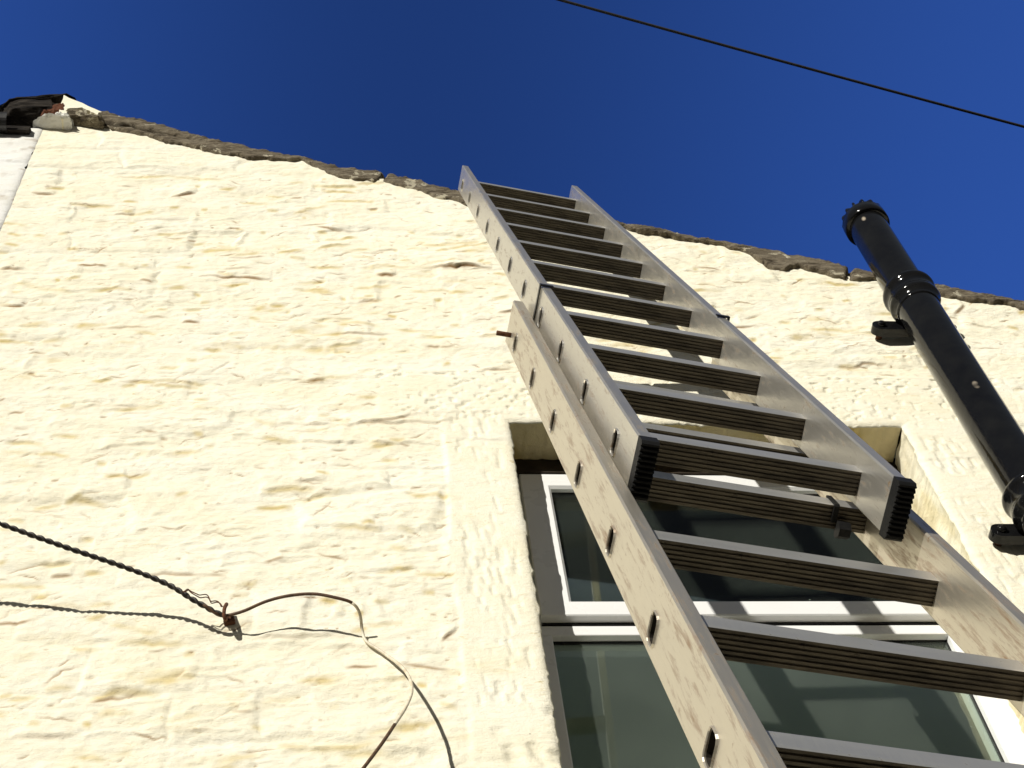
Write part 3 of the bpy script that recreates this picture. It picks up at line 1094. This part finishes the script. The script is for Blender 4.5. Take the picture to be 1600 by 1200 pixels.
def stile(name, x_out, x_in, y0, y1, z0, z1, holes, hy, material, rung_d=.0):
    """box-section stile; the outer face carries the flared open ends of the rungs"""
    m = MB()
    s = 1 if x_in > x_out else -1
    c = .0022
    prof = [(x_out, y1 - c), (x_out + s * c, y1), (x_in - s * c, y1), (x_in, y1 - c), (x_in, y0 + c), (x_in - s * c, y0), (x_out + s * c, y0), (x_out, y0 + c)]
    n = len(prof)
    zz = list(np.linspace(z0, z1, 40))
    vs = [(u, v, z) for z in zz for u, v in prof]
    fs = []
    for k in range(len(zz) - 1):
        for i in range(n - 1):
            fs.append((k * n + i, k * n + i + 1, (k + 1) * n + i + 1, (k + 1) * n + i))
    m.add(vs, fs)
    m.add([(u, v, z0) for u, v in prof], [tuple(range(n))])
    m.add([(u, v, z1) for u, v in prof], [tuple(range(n))])
    # outer face, strip by strip
    ya, yb = y0 + c, y1 - c
    hw, hh, rad = .0152, .0125, .006
    zc = sorted(holes)
    cur = z0
    x = x_out
    for z in zc:
        lo, hi = z - .03, z + .03
        m.add([(x, ya, cur), (x, yb, cur), (x, yb, lo), (x, ya, lo)], [(0, 1, 2, 3)])
        cur = hi
        rect, hole = [], []
        for sy, sz in ((1, -1), (1, 1), (-1, 1), (-1, -1)):
            cy, cz = hy + sy * (hw - rad), z + sz * (hh - rad)
            ey = yb if sy > 0 else ya
            ez = hi if sz > 0 else lo
            ang = {(1, -1): (-90, -45, 0), (1, 1): (0, 45, 90), (-1, 1): (90, 135, 180), (-1, -1): (180, 225, 270)}[(sy, sz)]
            hp = [(cy + rad * math.cos(math.radians(a)), cz + rad * math.sin(math.radians(a))) for a in ang]
            first_h = ang[0] in (0, 180)
            rp = [(ey, hp[0][1]) if first_h else (hp[0][0], ez), (ey, ez), (hp[2][0], ez) if first_h else (ey, hp[2][1])]
            rect += rp
            hole += hp
        k = len(hole)
        lip = [(hy + (a - hy) * 1.13, z + (b - z) * 1.15) for a, b in hole]
        lip2 = [(hy + (a - hy) * 1.06, z + (b - z) * 1.07) for a, b in hole]
        rings = [[(x, a, b) for a, b in rect], [(x, a, b) for a, b in lip], [(x - s * .0022, a, b) for a, b in lip2], [(x - s * .0010, a, b) for a, b in hole],
                 [(x + s * .0008, a, b) for a, b in hole], [(x + s * .09, a, b) for a, b in hole]]
        for q in range(len(rings) - 1):
            fs = [(i, (i + 1) % k, k + (i + 1) % k, k + i) for i in range(k)]
            m.cur = 1 if q == 4 else 0
            m.add(rings[q] + rings[q + 1], fs)
        m.cur = 1
        m.add(rings[5], [tuple(range(k))])
        m.cur = 0
    m.add([(x, ya, cur), (x, yb, cur), (x, yb, z1), (x, ya, z1)], [(0, 1, 2, 3)])
    o = m.build(name, material, ladder, extra=(M_BORE,))
    return o


def rung_mesh(name, x0, x1, material):
    """ribbed hollow rung along x, centred on y = z = 0"""
    ol = []
    hy, hz, t = .0166, .0150, .0017
    n = 6
    for k in range(n):                                   # underside, ribbed
        a = -hy + 2 * hy * k / n
        w = 2 * hy / n
        ol += [(a + w * .12, -hz), (a + w * .62, -hz), (a + w * .70, -hz + t), (a + w * .97, -hz + t)]
    ol += [(hy, -hz + .003), (hy, hz - .003)]
    for k in range(n):                                   # tread, ribbed
        a = hy - 2 * hy * k / n
        w = 2 * hy / n
        ol += [(a - w * .12, hz), (a - w * .62, hz), (a - w * .70, hz - t), (a - w * .97, hz - t)]
    ol += [(-hy, hz - .003), (-hy, -hz + .003)]
    m = MB()
    # cut into a few lengths so the material and small dents vary along the bar
    xs = np.linspace(x0, x1, 9)
    k = len(ol)
    vs = []
    for i, xx in enumerate(xs):
        for u, v in ol:
            vs.append((xx, u, v))
    fs = []
    front = []
    for i in range(len(xs) - 1):
        for j in range(k):
            # front edge in a brighter metal, other faces in the darker dirty one
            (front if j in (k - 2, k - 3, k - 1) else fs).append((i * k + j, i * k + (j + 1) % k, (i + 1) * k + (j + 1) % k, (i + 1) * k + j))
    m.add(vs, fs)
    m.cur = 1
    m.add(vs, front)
    return m.build(name, material, ladder, extra=(M_EDGE,))


FZ_B, FZ_T = Z0 - 2.631, Z0 + .1116
BZ_T = Z0 - 1.575
s1 = stile("stile", 0, TH, FY0, FY1, FZ_B, FZ_T, fly_z, 0.0, M_ALU)
s2 = stile("stile", W_FLY + TH, W_FLY, FY0, FY1, FZ_B, FZ_T, fly_z, 0.0, M_ALU)
s3 = stile("stile", BX0, BX0 + BTH, BY0, BY1, 0.03, BZ_T, bs_z, BSLOT_Y, M_ALU_BASE)
s4 = stile("stile", BX1 + BTH, BX1, BY0, BY1, 0.03, BZ_T, bs_z, BSLOT_Y, M_ALU_BASE)

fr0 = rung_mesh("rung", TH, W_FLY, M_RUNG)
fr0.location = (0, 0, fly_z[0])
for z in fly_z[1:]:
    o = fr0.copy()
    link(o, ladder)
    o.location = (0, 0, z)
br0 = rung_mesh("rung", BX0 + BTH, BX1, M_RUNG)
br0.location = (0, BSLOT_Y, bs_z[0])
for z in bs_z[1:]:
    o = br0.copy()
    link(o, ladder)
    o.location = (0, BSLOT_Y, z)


def end_cap(x0, x1, y0, y1, ztop, parent):
    """ribbed rubber shoe on the lower end of a stile"""
    m = MB()
    e = .0018
    n = 11
    ol = [(y0 - e, ztop), (y0 - e, ztop - .019), (y0 + .002, ztop - .023)]
    L = (y1 - y0)
    for k in range(n):
        a = y0 + L * (k + .1) / n
        w = L / n
        ol += [(a + .05 * w, ztop - .0235), (a + .42 * w, ztop - .0235), (a + .55 * w, ztop - .0205), (a + .80 * w, ztop - .0205)]
    ol += [(y1 - .002, ztop - .023), (y1 + e, ztop - .019), (y1 + e, ztop)]
    m.prism(ol, lambda u, v, a: (a, u, v), x0 - e, x1 + e)
    o = m.build("end_cap", M_RUBBER, parent)
    md = o.modifiers.new("bevel", 'BEVEL')
    md.width = .0012
    md.segments = 2
    return o


end_cap(0, TH, FY0, FY1, FZ_B + .012, s1)
end_cap(W_FLY, W_FLY + TH, FY0, FY1, FZ_B + .012, s2)
end_cap(BX0, BX0 + BTH, BY0, BY1, .035, s3)
end_cap(BX1, BX1 + BTH, BY0, BY1, .035, s4)

# guide straps fixed to the base stiles, wrapped round the front of the fly
zb_ = Z0 - 1.692
for sx, x_o, x_i, bx in ((1, -.0012, TH, BX0 + BTH - .003), (-1, W_FLY + TH + .0012, W_FLY, BX1 + .003)):
    m = MB()
    t = .0028
    hgt = .0055
    xa, xb = sorted((x_o, x_o - sx * t))
    m.box((xa, FY0 - .004, zb_ - hgt), (xb, BY0 + .03, zb_ + hgt), .0009)
    xa, xb = sorted((x_o - sx * t, x_i + sx * .002))
    m.box((xa, FY0 - .0045, zb_ - hgt), (xb, FY0 - .0012, zb_ + hgt), .0009)
    xa, xb = sorted((x_o - sx * .001, bx))
    m.box((xa, BY0 + .012, zb_ - .012), (xb, BY0 + .03, zb_ + .012), .0009)
    m.build("guide_bracket", M_STEEL, ladder)
# stud through the top of the left base stile
m = MB()
zt_ = BZ_T - .055
m.tube([(BX0 - .026, BSLOT_Y + .002, zt_), (BX0 - .02, BSLOT_Y + .002, zt_), (BX0 + .002, BSLOT_Y + .002, zt_)], .0045, 12)
m.build("stud", M_RUST, ladder)
# gravity latch hooked over the base rung just below the fly's foot
zr = bs_z[3]
x_ = W_FLY - .004
m = MB()
yb_ = BSLOT_Y
ol = [(yb_ - .0185, zr + .020), (yb_ - .0185, zr - .0165), (yb_ - .016, zr - .0190), (yb_ + .004, zr - .0190), (yb_ + .006, zr - .0190), (yb_ + .006, zr - .0160),
      (yb_ - .0155, zr - .0160), (yb_ - .0155, zr + .020)]
m.prism(ol, lambda u, v, a: (a, u, v), x_ - .0035, x_ + .0035)
ol = [(yb_ + .002, zr - .0192), (yb_ + .022, zr - .0192), (yb_ + .024, zr - .026), (yb_ + .018, zr - .036), (yb_ + .008, zr - .036), (yb_ + .002, zr - .028)]
m.prism(ol, lambda u, v, a: (a, u, v), x_ + .004, x_ + .020)
lh = m.build("latch_hook", M_RUBBER, ladder)
m = MB()
m.box((x_ - .006, BSLOT_Y + .0175, zr + .010), (x_ + .003, BSLOT_Y + .023, zr + .021), .0015)
m.build("latch_tip", M_RED, lh)

# ------------------------------------------------------------------ soil pipe
RP = 0.0525
YP = D - .088
px0 = at(1482, 560, YP)[0]
px1 = at(1351, 345, YP)[0]
XP = (px0 * .6 + px1 * .4)
ZPT = at(1352, 345, YP)[2]
pipe = empty("soil_pipe", "glossy black soil pipe running up the wall right of the ladder", "pipe", Matrix.Translation((XP, YP, 0)))
ZC1 = at(1430, 462, YP)[2]
ZC2 = at(1597, 785, YP)[2]


def pp(name, prof, material=M_PIPE, n=56):
    m = MB()
    m.lathe(prof, (0, 0), n)
    return m.build(name, material, pipe)


pp("pipe_section", [(RP, .0), (RP, ZC2 - .03)])
pp("pipe_section", [(RP, ZC2 - .031), (RP, ZC1 - .03)])
pp("pipe_section", [(RP * .985, ZC1 - .031), (RP * .985, ZPT - .001)])


def collar(zc):
    r = RP
    prof = [(r, zc - .075), (r + .003, zc - .073), (r + .003, zc - .068), (r + .002, zc - .060), (r + .010, zc - .050), (r + .0125, zc - .044), (r + .0125, zc - .036), (r + .009, zc - .031),
            (r + .009, zc - .002), (r + .0125, zc + .003), (r + .015, zc + .010), (r + .0145, zc + .018), (r + .010, zc + .022), (r + .002, zc + .024), (r - .001, zc + .026)]
    return pp("collar", prof)


c1 = collar(ZC1 - .004)
c2 = collar(ZC2 + .01)
# vent cowl
r = RP
cow = pp("vent_cowl", [(r - .002, ZPT - .045), (r + .006, ZPT - .045), (r + .009, ZPT - .041), (r + .009, ZPT - .004), (r + .005, ZPT), (r - .006, ZPT), (r - .008, ZPT - .03)])
m = MB()
for k in range(14):
    t = 2 * math.pi * k / 14
    ca, sa = math.cos(t), math.sin(t)
    pts = []
    for rr, zz in ((r + .003, -.004), (r + .004, .012), (r - .002, .022), (r * .70, .036), (r * .35, .043), (0.004, .045)):
        pts.append((rr * ca, rr * sa, ZPT + zz))
    m.tube(spline(pts, .006), .0042, 6)
sub(m.build("cage", M_PIPE), cow)


def bracket(px_, py_, name):
    """pipe ears: a cast lug each side standing off the wall on a spacer"""
    p = at(px_, py_, D - .03)
    zc = p[2]
    m = MB()
    hx = XP - p[0]
    yl0, yl1 = D - .040 - YP, D - .018 - YP
    ol = []
    hgt = .021
    for a in np.linspace(90, 270, 14):
        ol.append((-hx + .018 + hgt * math.cos(math.radians(a)), zc + hgt * math.sin(math.radians(a))))
    for a in np.linspace(-90, 90, 14):
        ol.append((hx - .018 + hgt * math.cos(math.radians(a)), zc + hgt * math.sin(math.radians(a))))
    m.prism(ol, lambda u, v, a: (u, a, v), yl0, yl1)
    o = m.build("bracket", M_PIPE, pipe)
    md = o.modifiers.new("bevel", 'BEVEL')
    md.width = .004
    md.segments = 3
    for sx in (-1, 1):
        m = MB()
        xx = sx * (hx - .020)
        pr = [(0.0, yl0 - .010), (.008, yl0 - .0095), (.010, yl0 - .004), (.010, yl0 + .001)]
        vs, fs = [], []
        n = 12
        for rr, yy in pr:
            for k in range(n):
                t = 2 * math.pi * k / n
                vs.append((xx + rr * math.cos(t), yy, zc + rr * math.sin(t)))
        for q in range(len(pr) - 1):
            for k in range(n):
                fs.append((q * n + k, q * n + (k + 1) % n, (q + 1) * n + (k + 1) % n, (q + 1) * n + k))
        m.add(vs, fs, True)
        sub(m.build("bolt_head", M_PIPE), o)
    for sx in (-1, 1):
        m = MB()
        xx = sx * (hx - .020)
        m.tube([(xx, yl1 - .002, zc), (xx, D + .004 - YP, zc)], .008, 10)
        sub(m.build("spacer", M_RUST), o)
    return o


bracket(1364, 513, "upper")
bracket(1549, 834, "lower")
# ring clips gripping the pipe at the ears are cast with the collar

# ------------------------------------------------------------------ wires and cables


def off(px_, py_, h):
    return at(px_, py_, D - h)


# overhead line
a = at(872, -1, 1.15) - np.array([0, 0, CAMH])
b = at(1600, 198, 1.15) - np.array([0, 0, CAMH])
a = a / np.linalg.norm(a) * 5.2 + np.array([0, 0, CAMH])
b = b / np.linalg.norm(b) * 5.6 + np.array([0, 0, CAMH])
dr = b - a
pts = []
for k in range(-60, 121):
    t = k / 40.0
    p = a + dr * t
    sag = .03 * (t - .5) ** 2 - .0075
    pts.append(p + np.array([0, 0, sag]))
m = MB()
m.tube(pts, .0048, 8)
tag(m.build("overhead_wire", M_WIRE), "thin black overhead wire crossing the blue sky at top right", "wire")

# twisted pair from the left to the hook on the wall
path = spline([off(-400, 655, .28), off(-220, 732, .225), off(-100, 780, .178), off(0, 818, .148), off(100, 854, .117), off(200, 888, .084), off(262, 913, .066), off(300, 936, .055), off(330, 953, .042), off(351, 963, .032)], .004)
m = MB()
acc = 0
A_, B_ = [], []
for i, p in enumerate(path):
    if i:
        acc += np.linalg.norm(path[i] - path[i - 1])
    ph = acc / .034 * 2 * math.pi
    t = path[min(i + 1, len(path) - 1)] - path[max(i - 1, 0)]
    t = t / np.linalg.norm(t)
    n1 = np.cross(t, [0, 1, 0])
    n1 /= np.linalg.norm(n1)
    n2 = np.cross(t, n1)
    o_ = (n1 * math.cos(ph) + n2 * math.sin(ph)) * .0027
    A_.append(p + o_)
    B_.append(p - o_)
m.tube(A_, .0029, 7)
m.tube(B_, .0029, 7)
tag(m.build("twisted_cable", M_CABLE), "dark twisted cable coming in from the left edge to the hook on the wall", "cable")

# single cable looping on from the hook: brown then faded white
path = spline([off(318, 944, .052), off(338, 959, .038), off(352, 962, .030), off(380, 955, .040), off(415, 940, .050), off(450, 931, .061), off(490, 928, .066), off(525, 934, .066), off(550, 942, .058),
               off(562, 958, .040), off(566, 985, .012), off(572, 1002, .006), off(590, 1014, .006), off(607, 1026, .010), off(628, 1042, .028), off(641, 1062, .060), off(643, 1082, .090),
               off(634, 1105, .118), off(618, 1130, .142), off(598, 1160, .17), off(568, 1200, .205), off(540, 1235, .235), off(500, 1290, .28)], .006)
cb = empty("loose_cable", "brown and faded white loose cable looping off the wall below the hook", "cable", Matrix.Translation(tuple(path[0])))
ci = Matrix.Translation(tuple(-path[0]))
k1 = min(range(len(path)), key=lambda i: np.linalg.norm(path[i] - off(549, 942, .058)))
k2 = min(range(len(path)), key=lambda i: np.linalg.norm(path[i] - off(616, 1133, .145)))
for seg, mt_, nm in ((path[:k1 + 1], M_BCABLE, "brown_or_shaded_length"), (path[k1:k2 + 1], M_WCABLE, "white_length"), (path[k2:], M_BCABLE, "brown_or_shaded_length")):  # last length browned to paint the cable's shadow side
    m = MB()
    m.tube(seg, .0030, 8)
    o = m.build(nm, mt_)
    o.parent = cb
    o.matrix_parent_inverse = ci

# wire ties and hook
p = off(352, 961, .02)
m = MB()
wall_p = off(356, 966, -.01)
m.tube(spline([wall_p, off(354, 966, .012), off(352, 968, .032), off(350, 960, .040), off(351, 950, .036), off(354, 944, .022)], .003), .0036, 8)
rock(m, off(358, 970, .006), (.020, .012, .015), 51, .3, 2)
tag(m.build("cable_hook", M_RUST), "small rusty hook in the cream wall holding the twisted cable", "hook")
m = MB()
tp = []
for k in range(60):
    t = k / 59
    px_ = 285 + 62 * t
    py_ = 922 + 26 * t
    h_ = .068 - .03 * t
    tp.append(off(px_ + 1.2 * math.sin(t * 23), py_ + 2.6 * math.cos(t * 17 + .8 * math.sin(t * 9)) - 6 * math.sin(t * 3.14), h_))
m.tube(tp, .0011, 5)
tp = [q + np.array([.002, 0, -.008 * math.sin(k / 59 * 3.14)]) for k, q in enumerate(tp)]
m.tube(tp, .0011, 5)
tag(m.build("binding_wire", M_RUST), "thin curly rusty binding wire beside the cable hook", "wire")
